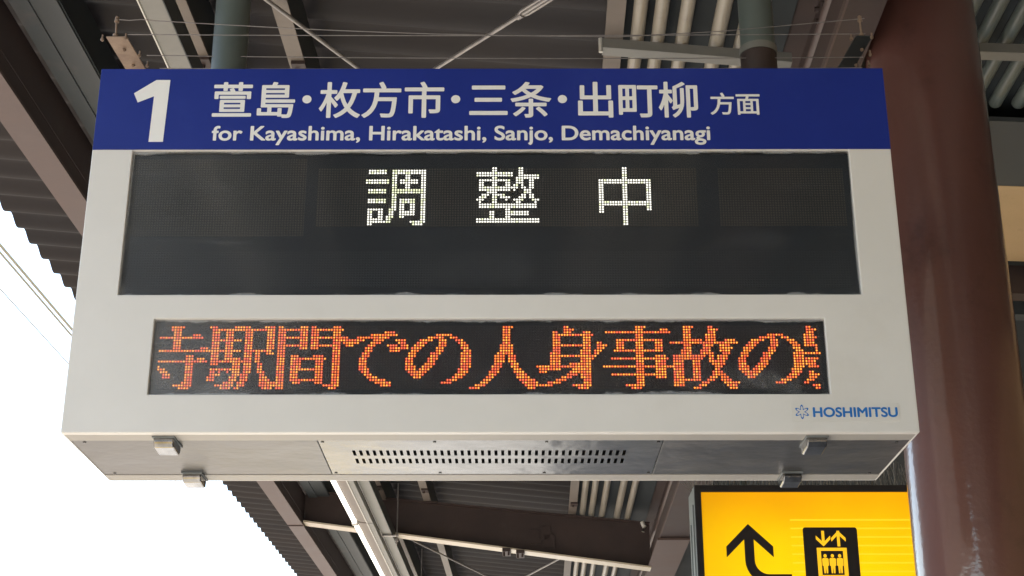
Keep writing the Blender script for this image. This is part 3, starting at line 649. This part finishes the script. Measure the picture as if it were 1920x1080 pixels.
# ------------------------------------------------------------------ yellow lift sign
SX0, SY, SZ1 = .834, 6.8, 3.296
WS, HS = 1.50, .62
sg = tag(empty('direction_sign', (SX0, SY, SZ1-HS)), 'yellow backlit sign with black frame, curved arrow and lift symbol, partly behind the column', 'direction sign')
def sx(x): return x - SX0
def sz(z): return z - (SZ1-HS)
bm = bmesh.new(); us = [0, .031, WS-.031, WS]; vs = [0, .031, HS-.031, HS]
perforated(bm, us, vs, lambda i, j: i == 1 and j == 1, lambda u, v, s: (u, -.006+.016*s, v)); link('frame', bm, M['frame_black'], sg, bevel=.002)
bm = bmesh.new(); box(bm, .001, WS-.001, .0105, .235, .001, HS-.001); case = link('case', bm, M['frame_grey'], sg)
bm = bmesh.new(); box(bm, -.0045, .0005, .05, .075, .02, HS-.08); box(bm, -.0040, .0005, .16, .17, .2, HS-.15); link('case_rib', bm, M['frame_grey'], case)
bm = bmesh.new(); box(bm, -(WS-.064)/2, (WS-.064)/2, 0, .003, -(HS-.064)/2, (HS-.064)/2)
face = link('lit_face', bm, M['yellow'], sg, loc=(WS/2, .002, HS/2))
def fpart(name, fill, mat, parent=face):
    bm = bmesh.new(); fill(bm); bmesh.ops.translate(bm, vec=(-WS/2, -.002, -HS/2), verts=bm.verts[:]); return link(name, bm, mat, parent)
def outline(bm, pts, y): bm.faces.new([bm.verts.new((x, y, z)) for x, z in pts])
def P(*a): return [(sx(x), sz(z)) for x, z in a]
def arrow(bm):
    y = .0010
    # head
    outline(bm, P((1.0735,3.116),(1.183,3.012),(1.183,2.962),(1.0735,3.0655)), y)
    outline(bm, P((1.0735,3.116),(1.0735,3.0655),(.969,2.962),(.969,3.012)), y)
    # shaft with its bend to the right
    a, b = [], []
    for (x, z) in ((1.052,3.076),(1.052,2.960)): a.append((x, z))
    for (x, z) in ((1.096,3.076),(1.096,2.960)): b.append((x, z))
    cx, cz = 1.158, 2.948
    for k in range(9):
        t = R(180 + 90*k/8); a.append((cx + .106*math.cos(t), cz + .106*math.sin(t))); b.append((cx + .062*math.cos(t), cz + .062*math.sin(t)))
    a.append((1.26, cz-.106)); b.append((1.26, cz-.062))
    va = [bm.verts.new((sx(x), y, sz(z))) for x, z in a]; vb = [bm.verts.new((sx(x), y+.0002, sz(z))) for x, z in b]
    for i in range(len(va)-1): bm.faces.new((va[i], vb[i], vb[i+1], va[i+1]))
fpart('arrow', arrow, M['ink'])
def rrect(x0, x1, z0, z1, r, n=5):
    o = []
    for cx, cz, a in ((x1-r, z1-r, 0), (x0+r, z1-r, 90), (x0+r, z0+r, 180), (x1-r, z0+r, 270)):
        o += [(cx + r*math.cos(R(a+90*k/n)), cz + r*math.sin(R(a+90*k/n))) for k in range(n+1)]
    return o
def icon(bm): outline(bm, P(*rrect(1.322, 1.570, 2.79, 3.100, .012)), .0010)
fpart('lift_symbol', icon, M['ink'])
def marks(bm):
    y = .0004
    for s, x, zt, zb_ in ((-1, 1.4125, 3.084, 3.012), (1, 1.482, 3.084, 3.012)):
        tip = zb_ if s < 0 else zt; d = -s
        outline(bm, P((x-.0065, zt),(x+.0065, zt),(x+.0065, zb_+(.006 if s<0 else 0)),(x-.0065, zb_+(.006 if s<0 else 0))), y)
        for q in (-1, 1):
            outline(bm, P((x, tip),(x+q*.033, tip+d*.033),(x+q*.033, tip+d*.050),(x, tip+d*.018)), y-.0003)
    # cabin frame
    for a in ((1.380,1.516,2.992,3.006),(1.380,1.398,2.80,2.9915),(1.498,1.516,2.80,2.9915),(1.3985,1.4975,2.868,2.882)): outline(bm, P((a[0],a[2]),(a[1],a[2]),(a[1],a[3]),(a[0],a[3])), y)
    for x in (1.4155, 1.4485, 1.4815):
        outline(bm, P(*[(x+.0075*math.cos(R(k*30)), 2.9690+.0085*math.sin(R(k*30))) for k in range(12)]), y)
        outline(bm, P((x-.0145,2.955),(x-.010,2.959),(x+.010,2.959),(x+.0145,2.955),(x+.0145,2.925),(x+.010,2.923),(x+.0085,2.890),(x+.002,2.890),(x,2.918),(x-.002,2.890),(x-.0085,2.890),(x-.010,2.923),(x-.0145,2.925)), y)
fpart('lift_marks', marks, M['yellow_icon'])
def lines(bm):
    for k in range(12):
        z = 3.1345 - k*.0394
        x0 = 1.267
        outline(bm, P((x0, z-.0035),(1.3215 if 3.095 > z else 2.27, z-.0035),(1.3215 if 3.095 > z else 2.27, z+.0035),(x0, z+.0035)), .0012)
        if z < 3.095: outline(bm, P((1.5705, z-.0035),(2.27, z-.0035),(2.27, z+.0035),(1.5705, z+.0035)), .0012)
fpart('pale_lines', lines, M['yellow_line'])
for x in (.25, 1.25):
    bm = bmesh.new(); tube(bm, [(x, .12, HS), (x, .12, HS+1.10)], .016, 16); link('hanger', bm, M['grey_pipe'], sg, smooth=True)
sp = tag(empty('bird_spike_strip', (SX0, SY+.02, SZ1+.0005)), 'strip of thin bird spikes along the top of the yellow sign', 'bird spikes')
bm = bmesh.new(); box(bm, .01, WS-.01, .0, .025, 0, .006); box(bm, .01, WS-.01, .14, .165, 0, .006); link('spike_base', bm, M['spike'], sp)
bm = bmesh.new()
for k in range(95):
    x = .012 + k*(WS-.03)/94
    for yb in (.0, .14):
        for q in range(2):
            yy = yb+.012; dx = random.uniform(-.035,.035); dy = random.uniform(-.05,.05)
            tube(bm, [(x, yy, .005), (x+dx, yy+dy, .115+random.uniform(-.02,.01))], .0011, 3, cap=False)
for k in range(9): # the sideways spikes reaching past the left end
    tube(bm, [(.01, .01+.02*k, .006), (-.03-.02*(k%3), .01+.02*k, .10)], .0011, 3, cap=False)
o = link('spikes', bm, M['spike'], sp); o['kind'] = 'stuff'

# ------------------------------------------------------------------ overhead wires beyond the eave
def cwire(k0, ye, z, r, label):
    bm = bmesh.new(); x = k0*z
    tube(bm, [(x, -30, CAM_Z+z), (x, ye-.001, CAM_Z+z)], r, 8); o = link('overhead_wire', bm, M['cat_wire']); o.rotation_euler = (0,0,-.0165); tag(o, label, 'overhead wire', 'overhead wires above the track')
    bm = bmesh.new(); tube(bm, [(x, ye, CAM_Z+z), (x, ye+.12, CAM_Z+z), (x, ye+.13, CAM_Z+z), (x, ye+.3, CAM_Z+z)], [.02,.02,.012,.012], 8); link('wire_clamp', bm, M['rod'], o)
    bm = bmesh.new(); tube(bm, [(x, ye+.301, CAM_Z+z), (x, 90, CAM_Z+z)], .0025, 6); link('thin_strand', bm, M['cat_wire'], o)
cwire(-.906, 12.5, 4.3, .011, 'thick overhead wire nearest to the roof edge at left')
cwire(-.917, 12.0, 3.9, .008, 'second overhead wire running close beside the thick one')
cwire(-.974, 11.5, 3.7, .004, 'thinnest overhead wire, outermost in the bright sky at left')
